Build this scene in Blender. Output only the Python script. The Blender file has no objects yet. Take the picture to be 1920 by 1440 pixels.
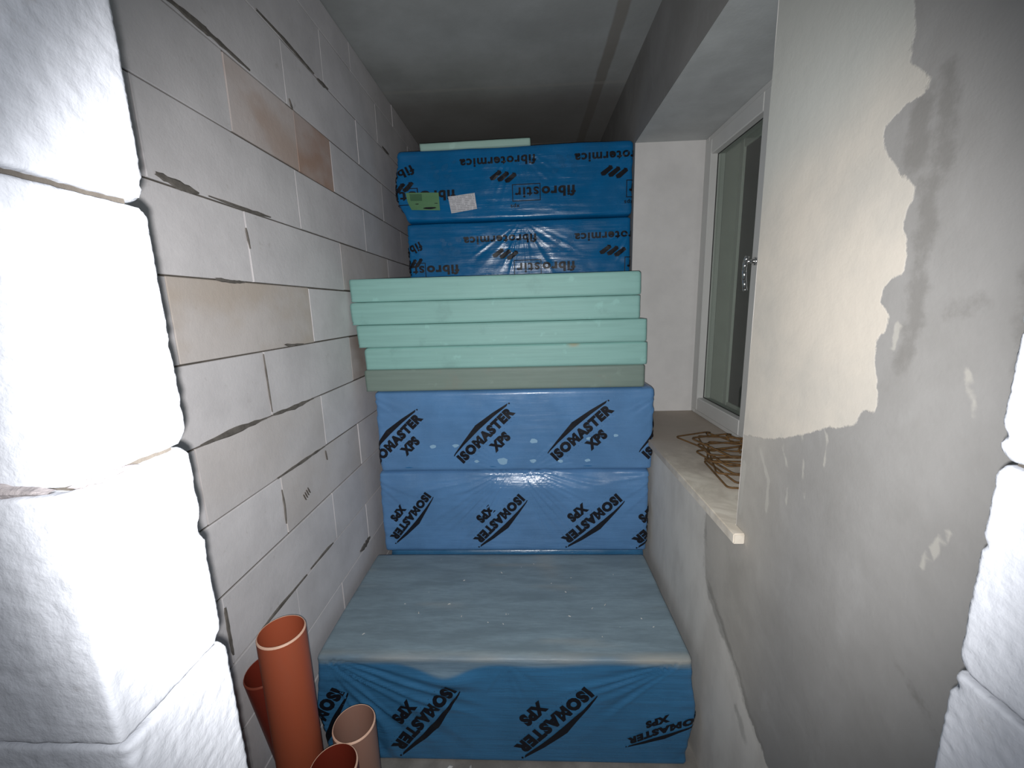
import bpy, bmesh, math, random
from mathutils import Vector, Matrix, noise
R = random.Random(7)
S = bpy.context.scene
C = S.collection
FLOOR = -1.595          # the camera stands at the origin, z is height relative to the lens
CEIL = 1.19

# ------------------------------------------------------------------ camera
cam_d = bpy.data.cameras.new('camera'); cam = bpy.data.objects.new('camera', cam_d); C.objects.link(cam)
cam_d.sensor_width = 36.0; cam_d.lens = 770.0 / 1920.0 * 36.0; cam_d.clip_start = 0.01
F = 770.0
fwd = Vector((30, -146, F)).normalized()
dn = Vector((110, (30 * 110 + F * F) / 146, F)).normalized()
rt = dn.cross(fwd).normalized()
# rows: world axes expressed in the camera frame (x right, y down, z forward)
Rw = Matrix((rt, fwd, -dn))
cx = Rw @ Vector((1, 0, 0)); cy = Rw @ Vector((0, 1, 0)); cz = Rw @ Vector((0, 0, 1))
M = Matrix.Identity(4)
for i in range(3):
    M[i][0] = cx[i]; M[i][1] = -cy[i]; M[i][2] = -cz[i]
cam.matrix_world = M
S.camera = cam

# ------------------------------------------------------------------ light and exposure
w = bpy.data.worlds.new('dim_corridor'); S.world = w; w.use_nodes = True
bg = w.node_tree.nodes['Background']; bg.inputs[0].default_value = (0.93, 0.95, 1.0, 1); bg.inputs[1].default_value = 0.10
def spot(name, loc, power, size, blend, col, radius=0.0035):
    l = bpy.data.lights.new(name, 'SPOT'); l.energy = power; l.spot_size = math.radians(size); l.spot_blend = blend
    l.color = col; l.shadow_soft_size = radius
    o = bpy.data.objects.new(name, l); C.objects.link(o)
    o.matrix_world = Matrix.Translation(loc) @ Matrix.Rotation(math.radians(-2.0), 4, 'Z') @ Matrix.Rotation(math.radians(1.5), 4, 'X') @ M.to_3x3().to_4x4()
    return o
# the two emitters of the phone's flash, just left of and below the lens
FL = (-0.0065, 0.0, -0.011)
spot('flash_lamp', FL, 42, 114, 0.45, (1.0, 0.99, 0.975))
spot('flash_lamp_core', FL, 36, 116, 1.0, (1.0, 0.985, 0.965))
spot('flash_lamp_spill', FL, 9.5, 165, 1.0, (0.93, 0.96, 1.0))
S.view_settings.view_transform = 'Standard'; S.view_settings.look = 'None'
S.view_settings.exposure = 0.0; S.view_settings.gamma = 1.0; S.view_settings.use_curve_mapping = False

# ------------------------------------------------------------------ node helpers
def lin(r, g, b):
    f = lambda c: (c / 255 / 12.92) if c / 255 <= 0.04045 else ((c / 255 + 0.055) / 1.055) ** 2.4
    return (f(r), f(g), f(b), 1)
class NT:
    def __init__(s, name):
        s.m = bpy.data.materials.new(name); s.m.use_nodes = True; s.t = s.m.node_tree
        s.p = s.t.nodes['Principled BSDF']
    def n(s, typ, **kw):
        o = s.t.nodes.new(typ)
        for k, v in kw.items(): setattr(o, k, v)
        return o
    def l(s, a, b): s.t.links.new(a, b)
    def coord(s, scale=(1, 1, 1), rot=(0, 0, 0)):
        tc = s.n('ShaderNodeTexCoord'); mp = s.n('ShaderNodeMapping')
        mp.inputs['Scale'].default_value = scale; mp.inputs['Rotation'].default_value = rot
        s.l(tc.outputs['Object'], mp.inputs['Vector']); return mp.outputs['Vector']
    def noise(s, scale, detail=4, rough=0.55, vec=None, dist=0.0):
        o = s.n('ShaderNodeTexNoise'); o.inputs['Scale'].default_value = scale; o.inputs['Detail'].default_value = detail
        o.inputs['Roughness'].default_value = rough; o.inputs['Distortion'].default_value = dist
        s.l(vec if vec is not None else s.coord(), o.inputs['Vector']); return o.outputs['Fac']
    def ramp(s, fac, a, b, lo=0.0, hi=1.0):
        o = s.n('ShaderNodeMapRange'); o.interpolation_type = 'SMOOTHSTEP'
        s.l(fac, o.inputs['Value'])
        for k, v in (('From Min', a), ('From Max', b), ('To Min', lo), ('To Max', hi)): o.inputs[k].default_value = v
        return o.outputs['Result']
    def math(s, op, a, b=None):
        o = s.n('ShaderNodeMath', operation=op)
        for i, v in enumerate((a, b)):
            if v is None: continue
            if isinstance(v, (int, float)): o.inputs[i].default_value = v
            else: s.l(v, o.inputs[i])
        return o.outputs[0]
    def mix(s, fac, a, b, mode='MIX'):
        o = s.n('ShaderNodeMix', data_type='RGBA', blend_type=mode)
        for i, v in ((0, fac), (6, a), (7, b)):
            if isinstance(v, (int, float)): o.inputs[i].default_value = v
            elif isinstance(v, tuple): o.inputs[i].default_value = v
            else: s.l(v, o.inputs[i])
        return o.outputs[2]
    def attr(s, name):
        o = s.n('ShaderNodeAttribute', attribute_name=name); return o.outputs['Fac']
    def bump(s, h, strength, dist=0.002, prev=None):
        o = s.n('ShaderNodeBump'); o.inputs['Strength'].default_value = strength; o.inputs['Distance'].default_value = dist
        s.l(h, o.inputs['Height'])
        if prev is not None: s.l(prev, o.inputs['Normal'])
        return o.outputs['Normal']
    def out(s, col=None, rough=0.6, normal=None, metal=0.0, spec=0.5, coat=0.0):
        p = s.p
        if isinstance(col, tuple): p.inputs['Base Color'].default_value = col
        elif col is not None: s.l(col, p.inputs['Base Color'])
        if isinstance(rough, (int, float)): p.inputs['Roughness'].default_value = rough
        else: s.l(rough, p.inputs['Roughness'])
        if normal is not None: s.l(normal, p.inputs['Normal'])
        p.inputs['Metallic'].default_value = metal; p.inputs['Specular IOR Level'].default_value = spec
        p.inputs['Coat Weight'].default_value = coat
        return s.m

# ------------------------------------------------------------------ materials
def mat_aac(name, base, rough_amt):
    k = NT(name)
    oi = k.n('ShaderNodeObjectInfo')
    n1 = k.noise(5.0, 6, 0.6); n2 = k.noise(160, 3, 0.6); n3 = k.noise(28, 5, 0.65)
    col = k.mix(k.ramp(n1, 0.3, 0.75), base, tuple(c * 0.84 for c in base[:3]) + (1,))
    col = k.mix(k.ramp(n3, 0.62, 0.75, 0, 0.30), col, lin(150, 142, 132))
    sv = k.noise(3.6, 3, 0.55, k.coord((1, 1.0, 1.4)))
    # stained blocks: the object's colour is its stain, alpha says how strong
    sf = k.math('MULTIPLY', k.ramp(sv, 0.36, 0.62, 0.45, 1.0), oi.outputs['Alpha'])
    col = k.mix(sf, col, oi.outputs['Color'])
    rv = k.math('MULTIPLY_ADD', oi.outputs['Random'], 0.10); k.t.nodes[-1].inputs[2].default_value = 0.92
    hv = k.n('ShaderNodeHueSaturation'); k.l(rv, hv.inputs['Value']); k.l(col, hv.inputs['Color'])
    nb = k.bump(n2, 0.25 * rough_amt, 0.0012)
    nb = k.bump(k.noise(45, 4, 0.6), 0.25 * rough_amt, 0.003, nb)
    return k.out(hv.outputs['Color'], 0.92, nb, spec=0.15)
M_AAC = mat_aac('aerated_concrete', (0.66, 0.635, 0.645, 1), 1.0)
M_AACR = mat_aac('aerated_concrete_sawn', (0.60, 0.62, 0.675, 1), 2.0)

def mat_simple(name, col, rough=0.8, var=0.15, sc=8, bs=0.3, bsc=80, spec=0.3, bd=0.002):
    k = NT(name)
    c = k.mix(k.ramp(k.noise(sc, 6, 0.6), 0.3, 0.72), col, tuple(x * (1 - var) for x in col[:3]) + (1,))
    return k.out(c, rough, k.bump(k.noise(bsc, 5, 0.6), bs, bd), spec=spec)
M_MORTAR = mat_simple('grey_mortar', (0.13, 0.115, 0.10, 1), 0.95, 0.35, 14, 0.5, 90, 0.1)
M_SMEAR = mat_simple('dried_mortar', (0.17, 0.155, 0.14, 1), 0.95, 0.4, 30, 0.5, 120, 0.1)
M_FLOOR = mat_simple('dusty_screed', (0.30, 0.285, 0.265, 1), 0.95, 0.4, 9, 0.6, 60, 0.1)
M_WHITE = mat_simple('white_reveal_plaster', (0.70, 0.685, 0.675, 1), 0.85, 0.10, 6, 0.2, 130, 0.2)
M_PVC = mat_simple('white_window_plastic', (0.60, 0.60, 0.585, 1), 0.45, 0.05, 5, 0.02, 60)
M_OUT = mat_simple('outer_render', (0.40, 0.41, 0.385, 1), 0.9, 0.12, 7, 0.2, 90, 0.2)
def mat_sill():
    k = NT('dusty_stone_sill')
    tc = k.n('ShaderNodeTexCoord'); sp = k.n('ShaderNodeSeparateXYZ'); k.l(tc.outputs['Object'], sp.inputs[0])
    v = k.noise(7, 7, 0.65, None, 1.5); d = k.noise(5, 6, 0.65)
    col = k.mix(k.ramp(v, 0.35, 0.66), (0.74, 0.68, 0.59, 1), (0.58, 0.52, 0.44, 1))
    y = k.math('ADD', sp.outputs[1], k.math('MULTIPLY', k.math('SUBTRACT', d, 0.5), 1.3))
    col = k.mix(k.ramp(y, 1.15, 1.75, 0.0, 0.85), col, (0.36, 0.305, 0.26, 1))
    return k.out(col, 0.6, k.bump(k.noise(60, 5), 0.15, 0.002), spec=0.3)
M_SILL = mat_sill()
M_CHROME = NT('brushed_metal').out((0.75, 0.75, 0.74, 1), 0.22, metal=1.0)
M_GASKET = NT('dark_gasket').out((0.02, 0.02, 0.02, 1), 0.6)
M_PRINT = NT('black_ink').out((0.008, 0.009, 0.014, 1), 0.42, spec=0.3)
M_GHOST = NT('faint_ink').out((0.005, 0.115, 0.29, 1), 0.4, spec=0.3)
M_PALE = NT('pale_film_blister').out((0.26, 0.44, 0.62, 1), 0.35)
M_CRUMB = mat_simple('plaster_crumb', (0.62, 0.62, 0.60, 1), 0.9, 0.2, 30)

def mat_ceiling():
    k = NT('concrete_ceiling')
    tc = k.n('ShaderNodeTexCoord'); sp = k.n('ShaderNodeSeparateXYZ'); k.l(tc.outputs['Object'], sp.inputs[0])
    n = k.noise(2.2, 6, 0.6); f = k.noise(60, 4, 0.6)
    col = k.mix(k.ramp(n, 0.3, 0.7), (0.44, 0.455, 0.455, 1), (0.33, 0.34, 0.335, 1))
    # brown filled joint between two slab panels, running into depth
    wob = k.math('MULTIPLY_ADD', k.noise(3.0, 4), 0.03); k.t.nodes[-1].inputs[2].default_value = 0.412 - 0.015
    d = k.math('ABSOLUTE', k.math('SUBTRACT', sp.outputs[0], wob))
    col = k.mix(k.ramp(d, 0.022, 0.034, 0.62, 0.0), col, (0.20, 0.175, 0.145, 1))
    d2 = k.math('ABSOLUTE', k.math('SUBTRACT', sp.outputs[1], 2.53))
    col = k.mix(k.ramp(d2, 0.008, 0.02, 0.30, 0.0), col, (0.5, 0.48, 0.44, 1))
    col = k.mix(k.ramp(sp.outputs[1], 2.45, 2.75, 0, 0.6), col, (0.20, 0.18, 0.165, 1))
    return k.out(col, 0.9, k.bump(f, 0.3, 0.002, k.bump(n, 0.3, 0.01)), spec=0.2)
M_CEIL = mat_ceiling()

def mat_plaster():
    k = NT('patchy_wall_plaster')
    n = k.noise(2.6, 7, 0.62); f = k.noise(38, 5, 0.65); g = k.noise(11, 5, 0.6, k.coord((1, 1, 0.45)))
    grey = k.mix(k.ramp(n, 0.32, 0.70), (0.305, 0.298, 0.292, 1), (0.245, 0.238, 0.229, 1))
    grey = k.mix(k.ramp(g, 0.56, 0.72, 0, 0.35), grey, (0.35, 0.345, 0.34, 1))
    def sdf(name, soft, amp):
        e = k.math('MULTIPLY', k.math('SUBTRACT', f, 0.5), amp)
        return k.ramp(k.math('ADD', k.attr(name), e), -soft, soft)
    dark = sdf('dark', 0.010, 0.045)
    grey = k.mix(k.math('MULTIPLY', dark, 0.55), grey, (0.165, 0.158, 0.148, 1))
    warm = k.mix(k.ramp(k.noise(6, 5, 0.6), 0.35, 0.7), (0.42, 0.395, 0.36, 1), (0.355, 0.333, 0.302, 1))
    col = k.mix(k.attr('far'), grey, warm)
    pale = k.mix(k.ramp(g, 0.35, 0.7), (0.64, 0.61, 0.565, 1), (0.555, 0.525, 0.485, 1))
    col = k.mix(sdf('seam', 0.004, 0.045), col, pale)
    col = k.mix(k.math('MULTIPLY', dark, k.math('MULTIPLY', k.attr('far'), 0.6)), col, (0.20, 0.19, 0.172, 1))
    beige = k.mix(k.ramp(k.noise(4.5, 5, 0.6), 0.32, 0.72), (0.56, 0.515, 0.455, 1), (0.47, 0.445, 0.405, 1))
    beige = k.mix(k.ramp(k.attr('topfade'), 0, 1), beige, (0.45, 0.455, 0.43, 1))
    bm = sdf('beige', 0.0022, 0.018)
    col = k.mix(bm, col, beige)
    col = k.mix(k.math('MULTIPLY', sdf('drip', 0.0022, 0.010), 0.6), col, (0.46, 0.44, 0.40, 1))
    h = k.math('ADD', k.math('MULTIPLY', bm, 0.6), k.math('MULTIPLY', f, 0.35))
    nb = k.bump(h, 0.5, 0.0025, k.bump(n, 0.35, 0.012))
    return k.out(col, 0.88, nb, spec=0.2)
M_PLASTER = mat_plaster()

def mat_film(name, base, dusty, rough=0.2, streak=0.35):
    k = NT(name)
    n = k.noise(4, 5, 0.6); c2 = k.noise(2.5, 4, 0.6, k.coord((1, 1, 9)))
    col = k.mix(k.ramp(n, 0.3, 0.7), base, tuple(c * 0.82 for c in base[:3]) + (1,))
    col = k.mix(k.ramp(c2, 0.55, 0.75, 0, 0.22), col, tuple(min(1, c * 1.25 + 0.02) for c in base[:3]) + (1,))
    d = k.attr('dust')
    dn_ = k.noise(5, 6, 0.65, k.coord((0.7, 4, 4)))
    dcol = k.mix(k.ramp(dn_, 0.35, 0.68), dusty, tuple(c * 0.72 for c in dusty[:3]) + (1,))
    grain = k.noise(1.0, 5, 0.7, k.coord((18, 150, 150)))
    dcol = k.mix(k.ramp(grain, 0.35, 0.7, 0, 0.45), dcol, tuple(c * 0.62 for c in dusty[:3]) + (1,))
    col = k.mix(d, col, dcol)
    b = k.attr('beigedust')
    col = k.mix(b, col, (0.36, 0.335, 0.28, 1))
    nb = k.bump(k.noise(1.0, 5, 0.6, k.coord((4, 8, 55))), streak, 0.004)
    nb = k.bump(k.noise(70, 3, 0.5), 0.12, 0.0015, nb)
    rg = k.math('ADD', k.ramp(d, 0, 1, rough, 0.45), k.ramp(k.noise(9, 4), 0.3, 0.7, 0.0, 0.14))
    return k.out(col, rg, nb, spec=0.5)
M_FILM_F = mat_film('blue_film_dusty', (0.045, 0.18, 0.36, 1), (0.235, 0.315, 0.365, 1), 0.20, 0.7)
M_FILM_M = mat_film('light_blue_film', (0.105, 0.245, 0.475, 1), (0.25, 0.35, 0.45, 1), 0.17, 0.65)
M_FILM_U = mat_film('light_blue_film_smooth', (0.105, 0.245, 0.475, 1), (0.25, 0.35, 0.45, 1), 0.2, 0.35)
M_FILM_T = mat_film('deep_blue_film', (0.002, 0.14, 0.36, 1), (0.01, 0.15, 0.33, 1), 0.18, 0.5)

def mat_board(name, base, dirt):
    k = NT(name)
    oi = k.n('ShaderNodeObjectInfo')
    v = k.coord((1, 1, 1)); mp = v.node
    k.l(oi.outputs['Random'], mp.inputs['Location'])
    n = k.noise(9, 6, 0.65, v); s2 = k.noise(3, 4, 0.6, k.coord((1, 1, 26)))
    col = k.mix(k.ramp(s2, 0.35, 0.7), base, tuple(c * 0.9 for c in base[:3]) + (1,))
    col = k.mix(k.ramp(n, 0.56, 0.74, 0, 0.5), col, dirt)
    col = k.mix(k.ramp(k.noise(13, 3, 0.5, v), 0.64, 0.72, 0, 0.35), col, tuple(min(1, c * 1.35) for c in base[:3]) + (1,))
    sp = k.attr('stain')
    col = k.mix(sp, col, (0.42, 0.30, 0.16, 1))
    return k.out(col, 0.55, k.bump(k.noise(120, 4, 0.6), 0.15, 0.0012), spec=0.35)
M_MINT = mat_board('mint_foam', (0.255, 0.475, 0.44, 1), (0.19, 0.345, 0.325, 1))
M_GREENGREY = mat_board('grey_green_foam', (0.19, 0.255, 0.225, 1), (0.21, 0.225, 0.195, 1))
M_OFFCUT = mat_board('pale_foam', (0.40, 0.60, 0.53, 1), (0.36, 0.5, 0.46, 1))

def mat_pipe(name, base, dust):
    k = NT(name)
    c = k.mix(k.ramp(k.noise(7, 6, 0.65, k.coord((1, 1, 0.35))), 0.40, 0.72, 0, 0.55), base, dust)
    return k.out(c, 0.42, k.bump(k.noise(60, 3), 0.05, 0.001), spec=0.4)
M_PIPE = mat_pipe('orange_plastic', (0.32, 0.074, 0.034, 1), (0.27, 0.085, 0.05, 1))
M_PIPED = mat_pipe('shaded_orange_plastic', (0.16, 0.022, 0.012, 1), (0.13, 0.028, 0.018, 1))  # darker copy of the orange plastic, shade put into the colour
M_PIPEP = mat_pipe('hazed_orange_plastic', (0.27, 0.15, 0.115, 1), (0.25, 0.165, 0.14, 1))  # paleness is the haze of a lens reflection put into the colour
M_RIMD = mat_simple('shaded_cut_rim', (0.20, 0.045, 0.025, 1), 0.5, 0.1, 30)  # rim of the unlit pipe, its shade painted into the colour
M_RIM = mat_simple('pale_cut_rim', (0.62, 0.40, 0.30, 1), 0.5, 0.1, 30)
M_RUST = mat_simple('rusty_steel', (0.155, 0.082, 0.028, 1), 0.7, 0.5, 60, 0.6, 300, 0.35, 0.001)

def mat_glass():
    k = NT('window_glass'); t = k.t
    t.nodes.remove(k.p)
    o = t.nodes['Material Output']; tr = k.n('ShaderNodeBsdfTransparent'); gl = k.n('ShaderNodeBsdfGlossy'); mx = k.n('ShaderNodeMixShader')
    ge = k.n('ShaderNodeNewGeometry'); dt = k.n('ShaderNodeVectorMath', operation='DOT_PRODUCT'); k.l(ge.outputs['Normal'], dt.inputs[0]); k.l(ge.outputs['Incoming'], dt.inputs[1])
    fz = k.math('POWER', k.math('SUBTRACT', 1.0, k.math('ABSOLUTE', dt.outputs['Value'])), 5.0); fz = k.math('ADD', k.math('MULTIPLY', fz, 0.96), 0.04)
    tr.inputs[0].default_value = (0.86, 0.90, 0.87, 1); gl.inputs['Roughness'].default_value = 0.02
    k.l(fz, mx.inputs[0]); k.l(tr.outputs[0], mx.inputs[1]); k.l(gl.outputs[0], mx.inputs[2]); k.l(mx.outputs[0], o.inputs['Surface'])
    return k.m
M_GLASS = mat_glass()

def mat_label(name, paper, ink, rows):
    k = NT(name)
    v = k.coord((1, 1, 1)); sp = k.n('ShaderNodeSeparateXYZ'); k.l(v, sp.inputs[0])
    ln = k.math('FRACT', k.math('MULTIPLY', sp.outputs[2], rows))
    words = k.noise(90, 2, 0.5, k.coord((1.3, 0.01, 0.6)))
    m = k.math('MULTIPLY', k.ramp(ln, 0.45, 0.55), k.ramp(words, 0.40, 0.5))
    return k.out(k.mix(k.math('MULTIPLY', m, 0.55), paper, ink), 0.6)
M_LABEL_W = mat_label('white_paper', (0.62, 0.62, 0.66, 1), (0.15, 0.15, 0.17, 1), 115)
M_LABEL_G = NT('green_paper').out((0.10, 0.235, 0.11, 1), 0.6)
M_LABEL_GD = NT('dark_green_print').out((0.045, 0.13, 0.06, 1), 0.6)

# ------------------------------------------------------------------ object helpers
def tag(o, label=None, cat=None, group=None, kind=None):
    for k_, v_ in (('label', label), ('category', cat), ('group', group), ('kind', kind)):
        if v_: o[k_] = v_
    return o
def empty(name, loc, rot=(0, 0, 0)):
    o = bpy.data.objects.new(name, None); C.objects.link(o); o.location = loc; o.rotation_euler = rot
    o.empty_display_size = 0.05
    return o
def link(name, me, mat, parent=None, smooth=False):
    o = bpy.data.objects.new(name, me); C.objects.link(o)
    if mat is not None and not me.materials: me.materials.append(mat)
    if parent is not None: o.parent = parent
    if smooth: me.shade_smooth()
    return o
def pymesh(name, v, f, mat, parent=None, smooth=False):
    me = bpy.data.meshes.new(name); me.from_pydata(v, [], f); me.update()
    return link(name, me, mat, parent, smooth)
def box_vf(a, b, ch=0.0, jit=0.0, rnd=R):
    """chamfered box as verts/faces"""
    bm = bmesh.new(); bmesh.ops.create_cube(bm, size=1)
    for v in bm.verts:
        v.co = Vector([(a[i] + b[i]) / 2 + v.co[i] * (b[i] - a[i]) for i in range(3)])
    if ch: bmesh.ops.bevel(bm, geom=bm.edges[:], offset=ch, segments=1, affect='EDGES')
    if jit:
        for v in bm.verts: v.co += Vector([rnd.uniform(-jit, jit) for _ in range(3)])
    bm.verts.index_update()
    r = [v.co.copy() for v in bm.verts], [[v.index for v in f.verts] for f in bm.faces]
    bm.free(); return r
def box(name, a, b, mat, parent=None, ch=0.002, jit=0.0):
    v, f = box_vf(a, b, ch, jit); return pymesh(name, v, f, mat, parent)
def lattice(nx, ny, nz, fn):
    """closed box surface grid; fn(a,b,c in 0..1) -> Vector"""
    idx = {}; V = []; Fc = []
    def g(i, j, k_):
        key = (i, j, k_)
        if key not in idx: idx[key] = len(V); V.append(fn(i / nx, j / ny, k_ / nz))
        return idx[key]
    for i in range(nx):
        for k_ in range(nz):
            Fc.append((g(i, 0, k_), g(i + 1, 0, k_), g(i + 1, 0, k_ + 1), g(i, 0, k_ + 1)))
            Fc.append((g(i, ny, k_), g(i, ny, k_ + 1), g(i + 1, ny, k_ + 1), g(i + 1, ny, k_)))
        for j in range(ny):
            Fc.append((g(i, j, 0), g(i, j + 1, 0), g(i + 1, j + 1, 0), g(i + 1, j, 0)))
            Fc.append((g(i, j, nz), g(i + 1, j, nz), g(i + 1, j + 1, nz), g(i, j + 1, nz)))
    for j in range(ny):
        for k_ in range(nz):
            Fc.append((g(0, j, k_), g(0, j, k_ + 1), g(0, j + 1, k_ + 1), g(0, j + 1, k_)))
            Fc.append((g(nx, j, k_), g(nx, j + 1, k_), g(nx, j + 1, k_ + 1), g(nx, j, k_ + 1)))
    return V, Fc
def rounded(p, hx, hy, h, r):
    q = Vector((max(-hx + r, min(hx - r, p.x)), max(-hy + r, min(hy - r, p.y)), max(r, min(h - r, p.z))))
    d = p - q
    n_ = d.normalized() if d.length > 1e-9 else Vector((0, -1, 0))
    return q + n_ * r, n_
def sstep(a, b, x):
    t = max(0.0, min(1.0, (x - a) / (b - a))); return t * t * (3 - 2 * t)
def floats(me, name, vals):
    a = me.attributes.new(name, 'FLOAT', 'POINT'); a.data.foreach_set('value', vals)

# ------------------------------------------------------------------ the setting
WL, WR = -0.783, 0.56            # faces of the side walls
YF, YB = 0.33, 3.35              # inner faces of the door wall and the back wall
box('floor', (-1.2, -0.9, FLOOR - 0.1), (1.2, 3.5, FLOOR), M_FLOOR, ch=0)['kind'] = 'structure'
box('ceiling', (-1.2, YF - 0.1, CEIL), (1.2, 3.5, CEIL + 0.15), M_CEIL, ch=0)['kind'] = 'structure'
box('wall_back', (-1.0, YB, FLOOR), (1.0, YB + 0.12, CEIL), mat_simple('back_wall_plaster', (0.16, 0.15, 0.14, 1)), ch=0)['kind'] = 'structure'

# left wall of aerated concrete blocks: a recessed mortar bed carries one object per block
wl = box('wall_left', (WL - 0.12, YF, FLOOR), (WL - 0.005, YB, CEIL), M_MORTAR, ch=0); wl['kind'] = 'structure'
zj = [0.086 - 0.1965 * k for k in range(-6, 9)]
zj[0] = CEIL
zj = [z for z in zj if z > FLOOR + 0.03] + [FLOOR]
PINK = (0.44, 0.33, 0.275); TAN = (0.50, 0.425, 0.36); BROWN = (0.30, 0.205, 0.16)
stains = {(0.67, 1.18): PINK + (0.85,), (0.08, 0.885): TAN + (0.85,), (-0.12, 1.77): BROWN + (0.75,), (0.28, 1.77): TAN + (0.35,), (-0.51, 1.18): TAN + (0.3,), (-0.31, 0.885): TAN + (0.25,), (0.67, 1.475): BROWN + (0.9,)}
for ci in range(len(zj) - 1):
    zt, zb = zj[ci], zj[ci + 1]
    k = round((0.086 - zt) / 0.1965) if ci else -6
    off = 0.885 if k % 2 == 0 else 1.18
    ys = [YF] + [off + 0.59 * i for i in range(-2, 6) if YF + 0.08 < off + 0.59 * i < YB - 0.05] + [YB]
    if k == -3:  # the pink pair: a block cut in two
        ys = sorted(ys + [1.508])
    for ya, yb in zip(ys, ys[1:]):
        gh = R.uniform(0.0016, 0.0034); gv = R.uniform(0.0006, 0.0016)
        px_ = WL + R.uniform(-0.0012, 0.0016)
        v, f = box_vf((WL - 0.06, ya + gv, zb + gh), (px_, yb - gv, zt - gh), 0.0013, 0.0007)
        b = pymesh('block', v, f, M_AAC, wl)
        b.color = (1, 1, 1, 0)
        for (sz, sy), c in stains.items():
            if abs(sz - zt) < 0.06 and abs(sy - ya) < 0.06: b.color = c
        if k == -3 and abs(ya - 1.508) < 0.01: b.color = (0.42, 0.255, 0.18, 0.85)
# mortar squeezed out of the joints: thin lumps that follow them
def smear(pts, wd, name='mortar_smear', mat=M_SMEAR, parent=wl, th=0.003):
    V = []; Fc = []
    n = len(pts); SUB = 5
    P = []
    for i in range(n - 1):
        for s in range(SUB): t = s / SUB; P.append((pts[i][0] * (1 - t) + pts[i + 1][0] * t, pts[i][1] * (1 - t) + pts[i + 1][1] * t))
    P.append(pts[-1])
    for i, (y, z) in enumerate(P):
        t = i / (len(P) - 1)
        a = wd * (0.25 + 0.75 * math.sin(math.pi * min(1, max(0, t * 0.9 + 0.05)))) * R.uniform(0.65, 1.25)
        d = Vector((P[min(i + 1, len(P) - 1)][0] - P[max(i - 1, 0)][0], P[min(i + 1, len(P) - 1)][1] - P[max(i - 1, 0)][1])).normalized()
        nx_, nz_ = -d.y, d.x
        for s_, x_ in ((-1, 0), (-0.6, th), (0.6, th), (1, 0)):
            V.append((WL + 0.0005 + x_, y + nx_ * a * s_, z + nz_ * a * s_))
    for i in range(len(P) - 1):
        for s in range(3): Fc.append((4 * i + s, 4 * i + s + 1, 4 * i + s + 5, 4 * i + s + 4))
    return pymesh(name, V, Fc, mat, parent)
smear([(0.90, 0.687), (1.03, 0.689), (1.121, 0.690), (1.175, 0.689), (1.29, 0.683)], 0.0085)
smear([(1.36, 0.878), (1.50, 0.880), (1.592, 0.876), (1.69, 0.872)], 0.0065)
smear([(1.71, 0.867), (1.80, 0.872)], 0.008)
smear([(0.905, 0.298), (0.958, 0.290), (1.02, 0.286)], 0.010)
smear([(1.05, 0.288), (1.20, 0.2865), (1.30, 0.288)], 0.005)
smear([(1.49, 0.70), (1.506, 0.672)], 0.005)
smear([(2.42, 0.88), (2.53, 0.876)], 0.010)
smear([(1.03, 0.088), (1.09, 0.084), (1.14, 0.086)], 0.006)
smear([(1.27, -0.889), (1.40, -0.891), (1.44, -0.893)], 0.006)
smear([(1.00, -0.893), (1.10, -0.892), (1.245, -0.893)], 0.006)
smear([(1.66, -1.075), (1.72, -1.080), (1.78, -1.072)], 0.016)
smear([(1.176, 0.235), (1.183, 0.18)], 0.004)
smear([(1.182, -0.305), (1.30, -0.31), (1.42, -0.307)], 0.007)
smear([(0.90, -0.305), (1.02, -0.304), (1.15, -0.306)], 0.008)
smear([(1.16, -0.502), (1.30, -0.503), (1.46, -0.503)], 0.006)
smear([(1.174, -0.545), (1.178, -0.60), (1.174, -0.66)], 0.0035)
smear([(0.889, -0.73), (0.887, -0.80), (0.889, -0.87)], 0.0065)
smear([(1.176, -0.118), (1.178, -0.20), (1.18, -0.295)], 0.0028)
smear([(1.285, -0.10), (1.31, -0.104), (1.40, -0.108)], 0.004)
smear([(1.462, -0.52), (1.468, -0.56)], 0.004)
for q in range(4):
    smear([(1.285 + 0.010 * q, -0.615 + 0.004 * q), (1.297 + 0.010 * q, -0.640 + 0.004 * q)], 0.0022, 'scuff_mark', M_MORTAR)

# the door wall in front: 10 cm blocks, sawn and chipped at the opening
def rough_block(x0, x1, z0, z1, parent, dense, edge_side):
    y0, y1 = 0.232 + R.uniform(-0.004, 0.004), YF + R.uniform(-0.003, 0.003)
    if not dense:
        v, f = box_vf((x0, y0, z0), (x1, y1, z1), 0.004, 0.001); b = pymesh('block', v, f, M_AACR, parent)
        b.color = (1, 1, 1, 0); return b
    hx, hy, h = (x1 - x0) / 2, (y1 - y0) / 2, z1 - z0
    ctr = Vector(((x0 + x1) / 2, (y0 + y1) / 2, z0)); sd = R.uniform(0, 50)
    chips = [(Vector((edge_side * hx, R.choice((-1, 1)) * hy, R.uniform(0, 1) * h)), R.uniform(0.005, 0.010)) for _ in range(3)]
    chips += [(Vector((edge_side * hx, hy, 0)), 0.011), (Vector((edge_side * hx, hy, h)), 0.007)]
    def fn(a, b, c):
        p = Vector(((a - 0.5) * 2 * hx, (b - 0.5) * 2 * hy, c * h))
        q, n_ = rounded(p, hx, hy, h, 0.003)
        s = q + ctr
        d = 0.0004 * noise.fractal(s * 40 + Vector((sd, 0, 0)), 1.0, 2.1, 3) + 0.0008 * noise.noise(s * 120) + 0.0007 * noise.noise(s * 230)
        for cp, cr in chips:
            e = (q - cp).length
            if e < cr: d -= (cr - e) * 0.55
        return s + n_ * d
    nx = max(8, int(2 * hx / 0.0042)); V, Fc = lattice(nx, 28, 60, fn)
    b = pymesh('block', V, Fc, M_AACR, parent, True); b.color = (1, 1, 1, 0)
    return b
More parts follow.
